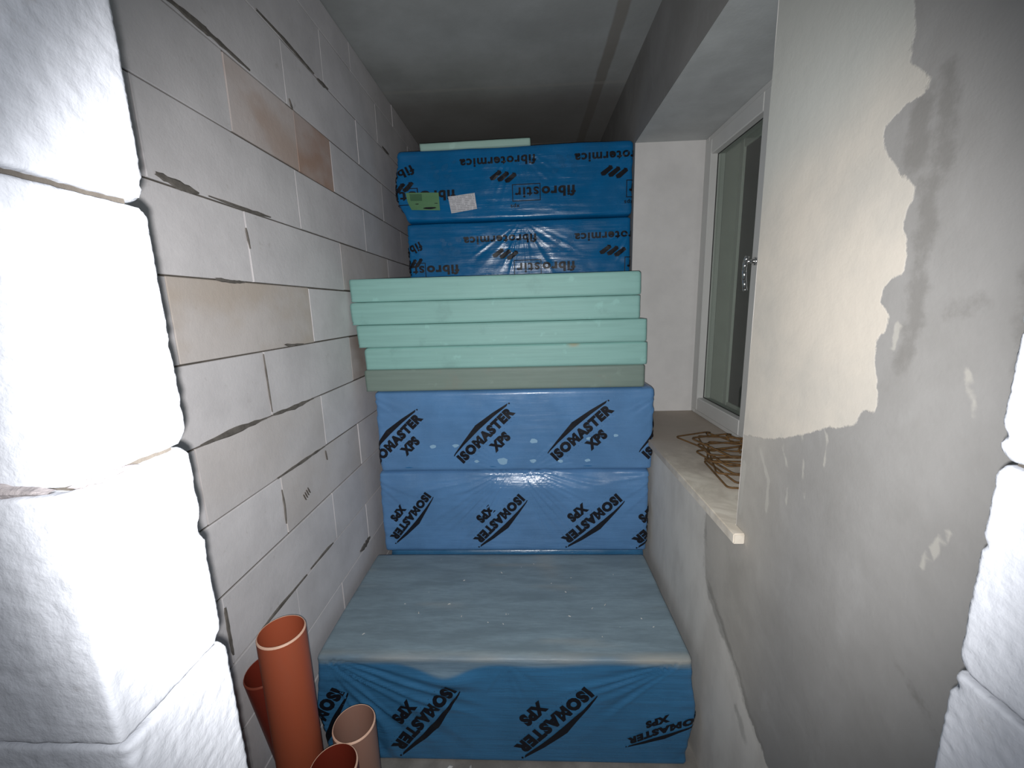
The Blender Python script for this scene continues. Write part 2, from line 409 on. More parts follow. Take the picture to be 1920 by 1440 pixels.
wf = empty('wall_front', (0, YF - 0.05, FLOOR)); wf['kind'] = 'structure'
wf2 = wf
for side, xo, shift in ((-1, -0.296, 0.0), (1, 0.374, -0.022)):
    zz = [0.085 + shift - 0.1945 * k for k in range(-6, 9)]
    zz = [CEIL] + [z for z in zz if FLOOR + 0.04 < z < CEIL - 0.03] + [FLOOR]
    mb = box('mortar_bed', ((xo - 0.6) if side < 0 else xo + 0.008, 0.243, FLOOR), ((xo - 0.008) if side < 0 else xo + 0.6, YF - 0.010, CEIL), M_MORTAR, None, ch=0)
    mb.parent = wf; mb.matrix_parent_inverse = Matrix.Translation(-wf.location)
    for i in range(len(zz) - 1):
        zt, zb = zz[i], zz[i + 1]
        dense = zb > -0.75 and zt < 0.55
        g = 0.0022
        ln = 0.30 if (i % 2 == 0) else 0.18
        e = xo + side * R.uniform(-0.002, 0.003)
        for a_, b_ in ((0, ln), (ln + 0.003, 0.62)):
            lo, hi = sorted((e + side * a_, e + side * b_))
            bk = rough_block(lo, hi, zb + g, zt - g, None, dense and a_ == 0 , -side)
            bk.parent = wf; bk.matrix_parent_inverse = Matrix.Translation(-wf.location)

M_BED = mat_simple('pale_bed_mortar', (0.40, 0.365, 0.37, 1), 0.95, 0.35, 60, 0.6, 200, 0.1)
def lump(pts, nrm, wd):
    nrm = Vector(nrm); V = []; Fc = []; P = []
    for a, b in zip(pts, pts[1:]):
        for t in range(6): P.append(Vector(a).lerp(Vector(b), t / 6))
    for i, p in enumerate(P):
        a = wd * (0.2 + math.sin(math.pi * i / (len(P) - 1))) * R.uniform(0.6, 1.3)
        for s_, h_ in ((-1, -0.003), (-0.6, 0.0012), (0, 0.0028), (0.6, 0.0012), (1, -0.003)):
            V.append(p + nrm * (h_ + R.uniform(-.0003, .0003)) + Vector((0, 0, s_ * a)))
    for i in range(len(P) - 1):
        for k in range(4): Fc.append((5 * i + k, 5 * i + k + 1, 5 * i + k + 6, 5 * i + k + 5))
    o = pymesh('mortar_smear', V, Fc, M_BED); o.parent = wf; o.matrix_parent_inverse = Matrix.Translation(-wf.location)
lump([(-0.2955, 0.236, -0.108), (-0.2955, 0.255, -0.1085), (-0.2955, 0.285, -0.109)], (1, 0, 0), 0.0035)
lump([(-0.46, 0.231, -0.106), (-0.38, 0.231, -0.107), (-0.33, 0.231, -0.108), (-0.298, 0.231, -0.108)], (0, -1, 0), 0.0045)

# right wall: plastered, with the window niche
NY0, NY1, NZ0, NZ1, NX = 1.06, 2.30, -0.637, 0.80, 0.99
def seg(a, b, st): 
    n = max(1, round((b - a) / st)); return [a + (b - a) * i / n for i in range(n)]
ysl = seg(YF, NY0, 0.014) + seg(NY0, NY1, 0.03) + seg(NY1, YB, 0.2) + [YB]
zsl = seg(FLOOR, NZ0, 0.018) + seg(NZ0, NZ1, 0.018) + seg(NZ1, CEIL, 0.06) + [CEIL]
V = []; Fc = []; gi = {}
for j, y in enumerate(ysl):
    for k, z in enumerate(zsl):
        gi[j, k] = len(V)
        bul = 0.0025 * noise.noise(Vector((3, y * 3.5, z * 3.5)))
        V.append((WR + (bul if z < CEIL - 0.01 else 0), y, z))
for j in range(len(ysl) - 1):
    for k in range(len(zsl) - 1):
        yc, zc = (ysl[j] + ysl[j + 1]) / 2, (zsl[k] + zsl[k + 1]) / 2
        if NY0 < yc < NY1 and NZ0 < zc < NZ1: continue
        Fc.append((gi[j, k], gi[j, k + 1], gi[j + 1, k + 1], gi[j + 1, k]))
nf = len(V)
def nquad(*p):
    b = len(V); V.extend(p); Fc.append((b, b + 1, b + 2, b + 3))
wm = bpy.data.meshes.new('wall_right')
wm.from_pydata(V, [], Fc); wm.update()
def poly_sdf(poly, y, z):
    ins = False; d = 9e9; n = len(poly)
    for i in range(n):
        y0, z0 = poly[i]; y1, z1 = poly[(i + 1) % n]
        ey, ez = y1 - y0, z1 - z0
        t = max(0, min(1, ((y - y0) * ey + (z - z0) * ez) / (ey * ey + ez * ez + 1e-12)))
        d = min(d, math.hypot(y - y0 - t * ey, z - z0 - t * ez))
        if (z0 > z) != (z1 > z) and y < (y1 - y0) * (z - z0) / (z1 - z0) + y0: ins = not ins
    return d if ins else -d
def line_sdf(lines, y, z):
    best = -9
    for pts, wd in lines:
        for (y0, z0), (y1, z1) in zip(pts, pts[1:]):
            ey, ez = y1 - y0, z1 - z0
            t = max(0, min(1, ((y - y0) * ey + (z - z0) * ez) / (ey * ey + ez * ez + 1e-12)))
            best = max(best, wd - math.hypot(y - y0 - t * ey, z - z0 - t * ez))
    return best
BEIGE = [(1.2, 1.3), (0.71, 1.3), (0.712, 0.469), (0.703, 0.417), (0.694, 0.379), (0.686, 0.355), (0.704, 0.341), (0.653, 0.296), (0.657, 0.279), (0.697, 0.273), (0.726, 0.256), (0.718, 0.224), (0.688, 0.192), (0.69, 0.178), (0.663, 0.167), (0.651, 0.146), (0.665, 0.11), (0.668, 0.099), (0.651, 0.065), (0.653, 0.035), (0.682, 0.021), (0.691, -0.014), (0.673, -0.018), (0.672, -0.054), (0.688, -0.064), (0.688, -0.106), (0.671, -0.145), (0.671, -0.184), (0.695, -0.187), (0.708, -0.218), (0.783, -0.247), (0.834, -0.276), (0.936, -0.319), (1.2, -0.38)]
DRIP = [([(0.649, -0.04), (0.657, -0.078)], 0.006), ([(0.775, -0.245), (0.76, -0.27), (0.764, -0.315)], 0.004), ([(0.834, -0.276), (0.809, -0.408)], 0.0035), ([(0.904, -0.299), (0.871, -0.366), (0.863, -0.45)], 0.004), ([(0.98, -0.356), (0.936, -0.42), (0.932, -0.5)], 0.006), ([(0.53, -0.317), (0.546, -0.359), (0.554, -0.381)], 0.007), ([(0.544, -0.093), (0.521, -0.157)], 0.004), ([(1.045, -0.42), (1.05, -0.56)], 0.009)]
DARK = [([(0.63, 0.291), (0.613, 0.181), (0.622, 0.159), (0.636, 0.156), (0.627, 0.092), (0.629, 0.041), (0.625, -0.034), (0.635, -0.105)], 0.012), ([(0.66, 0.26), (0.66, 0.19)], 0.018), ([(0.574, -0.019), (0.542, -0.015)], 0.009), ([(0.558, -0.565), (0.497, -0.60)], 0.003), ([(0.48, 0.02), (0.465, -0.10)], 0.02), ([(1.185, -0.905), (1.13, -0.935), (1.09, -0.96)], 0.021), ([(1.09, -0.958), (1.0, -1.005), (0.93, -1.065), (0.86, -1.10)], 0.012), ([(1.25, -0.69), (1.238, -0.76), (1.222, -0.87)], 0.008), ([(0.98, -1.12), (0.93, -1.16)], 0.013), ([(0.85, -1.13), (0.82, -1.20)], 0.018)]
SEAM = [(1.251, -0.60), (1.245, -0.707), (1.227, -0.844), (1.212, -0.895), (1.186, -0.907), (1.134, -0.926), (1.09, -0.959), (1.053, -0.983), (1.017, -0.994), (0.984, -1.016), (0.942, -1.068), (0.916, -1.075), (0.828, -1.115), (0.6, -1.3), (0.6, -2.0), (3.5, -2.0), (3.5, -0.60)]
A = {n_: [] for n_ in ('beige', 'drip', 'dark', 'seam', 'far', 'topfade')}
for v in wm.vertices:
    y, z = v.co.y, v.co.z
    near = y < 1.35
    A['beige'].append(poly_sdf(BEIGE, y, z) if near and z > -0.6 else -1)
    A['drip'].append(line_sdf(DRIP, y, z) if near else -1)
    A['dark'].append(line_sdf(DARK, y, z) if near else -1)
    A['seam'].append(poly_sdf(SEAM, y, z) if z < -0.5 else -1)
    A['far'].append(sstep(0.80, 1.05, y) * sstep(0.6, 0.2, z + 0.3))
    A['topfade'].append(sstep(0.22, 0.52, z - 0.25 * (1.05 - y) + 0.12))
for n_, vals in A.items(): floats(wm, n_, vals)
wr = link('wall_right', wm, M_PLASTER, None, True); wr['kind'] = 'structure'
def part_quads(name, quads, mat, parent):
    v = []; f = []
    for q in quads:
        b = len(v); v.extend(q); f.append((b, b + 1, b + 2, b + 3))
    return pymesh(name, v, f, mat, parent)
part_quads('niche_reveal', [
    [(WR, NY1, NZ0), (WR, NY1, NZ1), (NX, NY1, NZ1), (NX, NY1, NZ0)],
    [(WR, NY0, NZ0), (NX, NY0, NZ0), (NX, NY0, NZ1), (WR, NY0, NZ1)]], M_WHITE, wr)
part_quads('niche_soffit', [[(WR, NY0, NZ1), (NX, NY0, NZ1), (NX, NY1, NZ1), (WR, NY1, NZ1)]], mat_simple('soffit_plaster', (0.52, 0.535, 0.535, 1)), wr)
part_quads('niche_bed', [[(WR, NY0, NZ0), (WR, NY1, NZ0), (NX, NY1, NZ0), (NX, NY0, NZ0)]], M_MORTAR, wr)
OX = 1.075
part_quads('outer_reveal', [
    [(NX, NY1 - 0.02, NZ0), (NX, NY1 - 0.02, NZ1), (OX, NY1 - 0.02, NZ1), (OX, NY1 - 0.02, NZ0)],
    [(NX, NY0 + 0.02, NZ0), (OX, NY0 + 0.02, NZ0), (OX, NY0 + 0.02, NZ1), (NX, NY0 + 0.02, NZ1)],
    [(NX, NY0, NZ1 - 0.02), (OX, NY0, NZ1 - 0.02), (OX, NY1, NZ1 - 0.02), (NX, NY1, NZ1 - 0.02)],
    [(NX, NY0, -0.575), (OX + 0.08, NY0, -0.60), (OX + 0.08, NY1, -0.60), (NX, NY1, -0.575)]], M_OUT, wr)

# window: frame, two sashes with panes, handle, sill
win = empty('window_1', (0.93, (NY0 + NY1) / 2, -0.605)); win['kind'] = 'structure'
def inwin(o):
    o.parent = win; o.matrix_parent_inverse = Matrix.Translation(-win.location); return o
def ring(name, x0, x1, y0, y1, z0, z1, wd, mat, ch=0.003):
    V = []; Fc = []
    for a, b in (((x0, y0, z0), (x1, y0 + wd, z1)), ((x0, y1 - wd, z0), (x1, y1, z1)), ((x0, y0 + wd, z0), (x1, y1 - wd, z0 + wd)), ((x0, y0 + wd, z1 - wd), (x1, y1 - wd, z1))):
        v, f = box_vf(a, b, ch); o = len(V); V += v; Fc += [[i + o for i in q] for q in f]
    return pymesh(name, V, Fc, mat)
ZS = -0.605
inwin(ring('window_frame', 0.912, 0.985, NY0, NY1, ZS, NZ1, 0.045, M_PVC))
ym = (NY0 + NY1) / 2
for i, (a, b) in enumerate(((ym + 0.003, NY1 - 0.028), (NY0 + 0.028, ym - 0.003))):
    sash = inwin(ring('sash', 0.902, 0.975, a, b, ZS + 0.025, NZ1 - 0.028, 0.07, M_PVC, 0.004))
    p = box('pane', (0.938, a + 0.055, ZS + 0.08), (0.944, b - 0.055, NZ1 - 0.083), M_GLASS, None, 0); p.parent = sash
    p.matrix_parent_inverse = Matrix.Identity(4)
    g = ring('gasket', 0.9345, 0.938, a + 0.068, b - 0.068, ZS + 0.093, NZ1 - 0.096, 0.005, M_GASKET, 0)
    g.parent = sash; g.matrix_parent_inverse = Matrix.Identity(4)
bpy.context.view_layer.update()
inwin(box('night_backing', (OX + 0.012, NY0 + 0.03, -0.585), (OX + 0.022, NY1 - 0.03, NZ1 - 0.02), NT('night_dark').out((0.028, 0.03, 0.03, 1), 0.6), None, 0))  # added panel that keeps the view through the glass dark as night
inwin(ring('shutter_guide', OX, OX + 0.035, NY0 + 0.015, NY1 - 0.015, -0.59, NZ1 - 0.015, 0.045, M_PVC))
# handle on the meeting stile
hb = bmesh.new()
def cyl(bm, p, q, r, n=12, r2=None):
    p, q = Vector(p), Vector(q); ax = (q - p).normalized(); t = ax.orthogonal().normalized(); u = ax.cross(t)
    L = []
    for c, rr in ((p, r), (q, r if r2 is None else r2)):
        L.append([bm.verts.new(c + (t * math.cos(6.28319 * i / n) + u * math.sin(6.28319 * i / n)) * rr) for i in range(n)])
    for i in range(n): bm.faces.new((L[0][i], L[0][(i + 1) % n], L[1][(i + 1) % n], L[1][i]))
    bm.faces.new(L[0][::-1]); bm.faces.new(L[1])
hz = 0.15; hy = ym + 0.035
cyl(hb, (0.902, hy, hz), (0.892, hy, hz), 0.016, 16); cyl(hb, (0.894, hy, hz), (0.862, hy, hz), 0.0075)
for (z0, x0), (z1, x1) in zip([(hz + 0.02, 0.866), (hz, 0.860), (hz - 0.03, 0.858), (hz - 0.07, 0.861), (hz - 0.105, 0.866)], [(hz, 0.860), (hz - 0.03, 0.858), (hz - 0.07, 0.861), (hz - 0.105, 0.866), (hz - 0.112, 0.868)]):
    cyl(hb, (x0, hy, z0), (x1, hy, z1), 0.0085, 10)
hm = bpy.data.meshes.new('window_handle'); hb.to_mesh(hm); hb.free()
inwin(link('window_handle', hm, M_CHROME, None, True))['label'] = 'chrome window handle'
sl, sf_ = box_vf((0.53, 1.012, -0.633), (0.925, NY1, -0.605), 0.003)
# near end: only the nosing runs on in front of the wall
bm = bmesh.new()
outl = [(0.531, 1.012), (0.562, 1.012), (0.562, NY0), (0.93, NY0), (0.93, NY1), (0.531, NY1)]
lo = [bm.verts.new((x, y, -0.635)) for x, y in outl]; hi = [bm.verts.new((x, y, -0.605)) for x, y in outl]
bm.faces.new(hi); bm.faces.new(lo[::-1])
for i in range(6): bm.faces.new((lo[i], lo[(i + 1) % 6], hi[(i + 1) % 6], hi[i]))
bmesh.ops.recalc_face_normals(bm, faces=bm.faces[:])
bmesh.ops.bevel(bm, geom=[e for e in bm.edges], offset=0.003, segments=2, affect='EDGES')
sm = bpy.data.meshes.new('window_sill'); bm.to_mesh(sm); bm.free()
inwin(link('window_sill', sm, M_SILL))['label'] = 'dusty pale stone window sill'

# ------------------------------------------------------------------ prints (flat ink that follows the film)
_tc = {}
def text2d(s, bold=0.02, step=0.045, shear=0.0, space=1.12):
    """the word in 2D, scaled to length 1 from the origin and height in proportion, cut so that it can bend"""
    key = (s, bold, shear)
    if key in _tc: return _tc[key]
    cu = bpy.data.curves.new('t', 'FONT'); cu.body = s; cu.offset = bold; cu.resolution_u = 3; cu.shear = shear; cu.space_character = space
    o = bpy.data.objects.new('t', cu); C.objects.link(o)
    dg = bpy.context.evaluated_depsgraph_get(); dg.update()
    me = bpy.data.meshes.new_from_object(o.evaluated_get(dg))
    bm = bmesh.new(); bm.from_mesh(me); bpy.data.objects.remove(o); bpy.data.curves.remove(cu); bpy.data.meshes.remove(me)
    xs = [v.co.x for v in bm.verts]; ys = [v.co.y for v in bm.verts]
    x0, x1, y0, y1 = min(xs), max(xs), min(ys), max(ys)
    for v in bm.verts: v.co = Vector(((v.co.x - x0) / (x1 - x0), (v.co.y - y0) / (y1 - y0), 0))
    bmesh.ops.dissolve_limit(bm, angle_limit=0.02, verts=bm.verts[:], edges=bm.edges[:])
    t = step
    while t < 1:
        bmesh.ops.bisect_plane(bm, geom=bm.verts[:] + bm.edges[:] + bm.faces[:], plane_co=(t, 0, 0), plane_no=(1, 0, 0)); t += step
    for t in (0.33, 0.66):
        bmesh.ops.bisect_plane(bm, geom=bm.verts[:] + bm.edges[:] + bm.faces[:], plane_co=(0, t, 0), plane_no=(0, 1, 0))
    bmesh.ops.triangulate(bm, faces=bm.faces[:])
    bm.verts.index_update()
    r = [(v.co.x, v.co.y) for v in bm.verts], [[v.index for v in f.verts] for f in bm.faces]
    bm.free(); _tc[key] = r; return r
def put(T, x0, y0, sx, sy): return [(x0 + sx * x, y0 + sy * y) for x, y in T[0]], T[1]
def poly2d(pts, step=0.045):
    bm = bmesh.new(); bm.faces.new([bm.verts.new((x, y, 0)) for x, y in pts])
    bmesh.ops.triangulate(bm, faces=bm.faces[:])
    lo_, hi_ = min(p[0] for p in pts), max(p[0] for p in pts); t = lo_ + step
    while t < hi_:
        bmesh.ops.bisect_plane(bm, geom=bm.verts[:] + bm.edges[:] + bm.faces[:], plane_co=(t, 0, 0), plane_no=(1, 0, 0)); t += step
    bmesh.ops.triangulate(bm, faces=bm.faces[:]); bm.verts.index_update()
    r = [(v.co.x, v.co.y) for v in bm.verts], [[v.index for v in f.verts] for f in bm.faces]; bm.free(); return r
def join(*L):
    V = []; Fc = []
    for v, f in L:
        o = len(V); V += v; Fc += [[i + o for i in q] for q in f]
    return V, Fc
ROOF = [(-0.012, 0.172), (0.03, 0.185), (0.22, 0.218), (0.50, 0.262), (0.78, 0.222), (1.02, 0.17), (0.985, 0.152), (0.75, 0.175), (0.50, 0.185), (0.20, 0.180), (0.03, 0.168), (-0.012, 0.160)]
def iso_logo():
    dots = []
    for i in range(14):
        a, b = 0.08 + 0.066 * i, R.uniform(-0.035, -0.02); dots.append(poly2d([(a, b), (a + 0.008, b), (a + 0.004, b - 0.008)]))
    dots.append(poly2d([(1.03 + 0.012 * math.cos(i), 0.155 + 0.012 * math.sin(i)) for i in [j * 0.785 for j in range(8)]]))
    return join(put(text2d('ISOMASTER', 0.078, space=1.17), 0, 0, 1, 0.145), put(text2d('XPS', 0.078, 0.14), 0.42, -0.20, 0.30, 0.145), poly2d(ROOF), *dots)
ISO = iso_logo()
FIBT = put(text2d('fibrotermica', 0.033), 0, 0, 1, 0.115)
def bx2(x0, y0, x1, y1, t):
    return join(*[poly2d(p) for p in ([(x0, y0), (x1, y0), (x1, y0 + t), (x0, y0 + t)], [(x0, y1 - t), (x1, y1 - t), (x1, y1), (x0, y1)], [(x0, y0), (x0 + t, y0), (x0 + t, y1), (x0, y1)], [(x1 - t, y0), (x1, y0), (x1, y1), (x1 - t, y1)])])
FIBS = join(put(text2d('fibro', 0.04, 0.08), 0, 0, 0.52, 0.155), put(text2d('stir', 0.022, 0.11), 0.56, 0, 0.37, 0.15), bx2(0.535, -0.045, 0.97, 0.20, 0.012), put(text2d('xps', 0.02, 0.2), 0.86, 0.225, 0.14, 0.06))
def bars():
    L = []
    for i in range(3):
        x, y = 0.27 * i, -0.05 * i
        L.append(poly2d([(x, y), (x + 0.30, y + 0.20), (x + 0.29, y + 0.235), (x + 0.41, y + 0.22), (x + 0.45, y + 0.13), (x + 0.17, y - 0.09), (x + 0.05, y - 0.10)], 0.12))
    return join(*L)
BARS = bars()
def blob2(n=9): return poly2d([((0.5 + 0.1 * R.uniform(-1, 1)) * math.cos(6.283 * i / n), (0.3 + 0.08 * R.uniform(-1, 1)) * math.sin(6.283 * i / n)) for i in range(n)], 0.2)

# ------------------------------------------------------------------ film-wrapped packs
class Pack:
    def __init__(s, x0, x1, y0, depth, z0, h, mat, seed, fans=(), amp=0.0018, r=0.022, fine=0.0065, dust=None, warp=None, sag=None):
        s.hx, s.hy, s.h, s.r = (x1 - x0) / 2, depth / 2, h, r
        s.root = empty('insulation_pack', ((x0 + x1) / 2, y0 + depth / 2, z0))
        s.fans = fans; s.amp = amp; s.seed = Vector((seed * 7.3, seed * 3.1, seed * 5.7)); s.warp = warp
        ny = max(6, int(depth / 0.018)) if dust else 14
        P = []
        def fn(a, b, c):
            p = Vector(((a * 2 - 1) * s.hx, (b * 2 - 1) * s.hy, c * h)); P.append(p); return s.surf(p)
        if fine: V_, F_ = lattice(int(2 * s.hx / fine), ny, int(h / fine), fn)
        else: V_, F_ = lattice(30, 10, 10, fn)
        me = bpy.data.meshes.new('film_wrap'); me.from_pydata(V_, [], F_); me.update()
        D = [dust(p)[0] if dust else 0.0 for p in P]; B = [dust(p)[1] if dust else 0.0 for p in P]
        floats(me, 'dust', D); floats(me, 'beigedust', B)
        s.film = link('film_wrap', me, mat, s.root, True)
    def disp(s, p, n_):
        q = p + s.seed
        d = s.amp * noise.fractal(Vector((q.x * 5, q.y * 5, q.z * 9)), 1.0, 2.0, 3)
        d += s.amp * 0.55 * (1 - 2 * abs(noise.noise(Vector((q.x * 3.0 + 4 * q.z, q.y * 3, q.z * 26)))))
        if n_.y < -0.3:
            # pleats at both ends, where the film is gathered
            e = sstep(s.hx - 0.10, s.hx, abs(p.x))
            if e > 0: d += e * 0.0035 * noise.noise(Vector((q.x * 18, q.z * 30, 3.1)))
            for (u0, w0, a0, a1, R0, fr, am) in s.fans:
                dx, dz = p.x - u0, p.z - w0; r_ = math.hypot(dx, dz)
                if r_ > R0 or r_ < 1e-4: continue
                an = math.atan2(dz, dx)
                if an < a0 - 3.2: an += 6.28319
                if not (a0 < an < a1): continue
                f = sstep(0, 0.15, (an - a0) / (a1 - a0)) * sstep(0, 0.15, (a1 - an) / (a1 - a0)) * sstep(R0, R0 * 0.35, r_) * sstep(0.0, 0.05, r_)
                ph = an * fr + 2.5 * noise.noise(Vector((an * 4, r_ * 3, 0)) + s.seed)
                d += am * f * (1 - 2 * abs(math.sin(ph))) * (0.6 + 0.8 * noise.noise(Vector((an * 9, r_ * 6, 2)) + s.seed))
        return d
    def surf(s, p, off=0.0):
        q, n_ = rounded(p, s.hx, s.hy, s.h, s.r)
        k = sstep(0.0, 0.02, p.z) if True else 1      # flat where it lies on what is below
        d = s.disp(p, n_) * (k if n_.z > -0.9 else 0.0) * (1.0 if n_.z < 0.8 else 0.5)
        o = q + n_ * (d + off)
        if s.warp: o = s.warp(o, p)
        return o
    def front(s, u, w_, off=0.0021):
        ex = abs(u) - s.hx
        y = -s.hy
        if ex > 0: y = -s.hy + ex; u = math.copysign(s.hx, u)
        return s.surf(Vector((u, y, max(0.002, min(s.h - 0.002, w_)))), off)
    def ink(s, T, X0, Z0, ang, L, name='printed_logo', mat=None, hs=1.0, skew=0.0, clip=True):
        """T laid from world point (X0, Z0) on the front, baseline at ang degrees, word length L"""
        c, s_ = math.cos(math.radians(ang)), math.sin(math.radians(ang))
        ox, oz = s.root.location.x, s.root.location.z
        uv = []
        for x, y in T[0]:
            y *= hs; x2 = x + skew * y
            uv.append((X0 + L * (x2 * c - y * s_) - ox, Z0 + L * (x2 * s_ + y * c) - oz))
        keep = [f for f in T[1] if all(-s.hx - 0.12 < uv[i][0] < s.hx + 0.12 and 0.004 < uv[i][1] < s.h - 0.004 for i in f)]
        used = sorted({i for f in keep for i in f}); mp = {v: i for i, v in enumerate(used)}
        V_ = [s.front(*uv[i]) for i in used]
        o = pymesh(name, V_, [[mp[i] for i in f] for f in keep], mat or M_PRINT, s.film)
        return o
G_MID = 'light blue packs of the middle stack'; G_TOP = 'deep blue packs at the rear'

# front pack on the floor with the dusty top
def dust_front(p):
    e = 0.022 + 0.012 * noise.noise(Vector((p.x * 4, 1, 0))) + 0.045 * math.exp(-((p.x - 0.0 + 0.20) / 0.10) ** 2)
    top = sstep(pf_h - e - 0.012, pf_h - e + 0.004, p.z + 0.0 * p.y)
    t = top * (1.0 if p.y > -0.288 else 0.72)
    onedge = sstep(-0.268, -0.288, p.y) * sstep(pf_h - 0.022, pf_h - 0.008, p.z)
    b = onedge * (0.30 + 0.45 * sstep(0.25, 0.6, p.x) + 0.40 * noise.noise(Vector((p.x * 7, p.z * 20, p.y * 20))))
    streak = sstep(0.35, 0.6, noise.noise(Vector((p.x * 2 + 3, p.y * 22, 1)))) * top * 0.25
    stain = top * 0.30 * math.exp(-((p.x - 0.17 - 0.2 * (0.25 - p.y)) / 0.05) ** 2) * sstep(0.02, 0.25, p.y)
    return min(1, t), max(0, min(1, b + streak + stain))
pf_h = 0.434
def warp_front(o, p):
    o = o.copy()
    o.z -= 0.004 * sstep(-0.22, -0.29, p.y) * sstep(0.3, 0.42, p.z) * (0.6 + 0.6 * noise.noise(Vector((p.x * 3, 0, 5))))
    o.y -= 0.014 * math.exp(-((p.x + 0.18) / 0.09) ** 2) * math.exp(-((p.z - 0.345) / 0.035) ** 2) * (1 if p.y < -0.25 else 0)
    o.x += 0.022 * math.copysign(1, p.x) * sstep(0.5, 0.63, abs(p.x)) * math.exp(-((p.z - 0.22) / 0.10) ** 2)
    return o
PF = Pack(-0.752, 0.523, 1.185, 0.595, FLOOR, pf_h, M_FILM_F, 1, fans=[
    (-0.62, 0.43, -1.30, -0.10, 0.70, 20, 0.0070), (0.62, 0.43, 3.2, 3.95, 0.62, 22, 0.0050), (0.02, 0.42, -2.3, -0.6, 0.22, 7, 0.003)], amp=0.0016, r=0.013, dust=dust_front, warp=warp_front)
tag(PF.root, 'dusty grey-topped blue film pack lying lowest on the floor, in front of the stack', 'package')
PF.ink(ISO, -0.305, -1.262, 231.0, 0.34)
PF.ink(ISO, 0.165, -1.268, 226.0, 0.355)
PF.ink(ISO, 0.55, -1.37, 205, 0.26, hs=0.75, skew=0.3)
PF.ink(ISO, -0.70, -1.285, 240, 0.33)

# second row: base pack, two light blue packs
Y2 = 1.80
PB = Pack(-0.715, 0.548, Y2 + 0.045, 0.46, FLOOR, 0.427, M_FILM_F, 2, fine=0)
tag(PB.root, 'blue pack hidden behind the dusty-topped pack, a blue sliver of it by the wall', 'package')
def warp_mid(o, p):
    o = o.copy()
    if p.y < 0: o.y += (0.026 + 0.014 * noise.noise(Vector((p.x * 4, 2, 7)))) * sstep(0.315, 0.425, p.z) * sstep(0.66, 0.45, abs(p.x))
    return o
PL = Pack(-0.725, 0.546, Y2, 0.51, FLOOR + 0.428, 0.413, M_FILM_M, 3, warp=warp_mid, fans=[
    (0.02, 0.43, -3.08, -1.9, 0.62, 30, 0.0048), (0.02, 0.43, -1.3, -0.05, 0.55, 28, 0.0046), (0.72, 0.41, 3.2, 4.1, 0.42, 12, 0.0036), (-0.70, 0.40, -1.2, -0.1, 0.35, 9, 0.003)], amp=0.0018)
tag(PL.root, 'light blue wrapped pack with upside-down black lettering, directly above the dusty-topped pack', 'package', G_MID)
PL.ink(ISO, 0.392, -0.865, 221.5, 0.345)
PL.ink(ISO, -0.062, -0.862, 226.0, 0.325)
PL.ink(ISO, -0.505, -0.850, 231, 0.30, hs=0.95)
PL.ink(ISO, 0.72, -0.87, 222, 0.34)
PU = Pack(-0.709, 0.556, Y2 - 0.004, 0.51, FLOOR + 0.844, 0.386, M_FILM_U, 4, fans=[
    (0.02, -0.02, 0.05, 0.9, 0.34, 26, 0.0020), (0.02, -0.02, 2.2, 3.1, 0.38, 26, 0.0020), (-0.72, 0.40, -1.3, -0.2, 0.3, 9, 0.0035), (0.70, 0.38, 3.3, 4.3, 0.28, 9, 0.003)], amp=0.0013)
tag(PU.root, 'light blue wrapped pack with upright slanted black lettering, carrying the five pale boards', 'package', G_MID)
PU.ink(ISO, -0.312, -0.712, 44.0, 0.345)
PU.ink(ISO, 0.120, -0.705, 42.5, 0.350)
PU.ink(ISO, -0.722, -0.722, 44.0, 0.330)
PU.ink(ISO, 0.535, -0.700, 46.0, 0.34)
for (X_, Z_, sx) in ((-0.45, -0.625, 0.030), (-0.345, -0.622, 0.030), (0.015, -0.605, 0.038), (0.265, -0.597, 0.024), (0.385, -0.583, 0.024), (-0.13, -0.70, 0.05), (0.01, -0.70, 0.03), (0.135, -0.703, 0.025), (0.26, -0.70, 0.025), (-0.25, -0.70, 0.022)):
    PU.ink(blob2(), X_, Z_, R.uniform(-8, 8), sx, 'pale_blister', M_PALE)
for X_ in (-0.59, -0.20, 0.24): PU.ink(put(blob2(), 0.5, 0, 1, 0.12), X_, -0.727, 0, 0.04, 'small_print', M_GHOST)

# rear column
YT = 2.33
hz_ = 0.4225
for i, lv in enumerate(('lowest', 'second from the floor', 'third from the floor', 'fourth from the floor')):
    q = Pack(-0.66, 0.555, YT + 0.01, 0.60, FLOOR + i * hz_, hz_ - 0.002, M_FILM_T, 10 + i, fine=0)
    tag(q.root, 'deep blue pack hidden in the rear column, ' + lv, 'package', 'hidden packs of the rear column')
ZT = FLOOR + 4 * hz_
PT1 = Pack(-0.655, 0.560, YT, 0.60, ZT, 0.362, M_FILM_T, 5, fans=[(0.02, 0.36, -3.0, -0.1, 0.40, 12, 0.0022), (-0.65, 0.3, -1.4, 0.2, 0.2, 9, 0.004), (0.62, 0.3, 2.9, 4.4, 0.22, 9, 0.004)], amp=0.0022)
tag(PT1.root, 'deep blue glossy pack standing out just above the topmost mint board, under a like pack', 'package', G_TOP)
def warp_top(o, p):
    o = o.copy()
    e = sstep(-0.45, -0.62, p.x)
    lowf = sstep(0.02, 0.12, p.z)
    o.x -= 0.048 * e * lowf * (0.55 + 0.45 * sstep(0.36, 0.16, p.z))
    o.z += 0.008 * sstep(0.1, 0.36, p.z) * sstep(-0.7, 0.6, p.x) 
    o.y -= 0.006 * e * math.sin(p.z * 40)
    return o
PT2 = Pack(-0.652, 0.562, YT - 0.004, 0.60, ZT + 0.364, 0.362, M_FILM_T, 6, fans=[(0.0, 0.36, -2.9, -0.2, 0.34, 12, 0.0018), (-0.68, 0.33, -1.4, 0.1, 0.30, 9, 0.0045), (0.65, 0.33, 3.1, 4.2, 0.20, 9, 0.0035)], amp=0.0022, warp=warp_top)
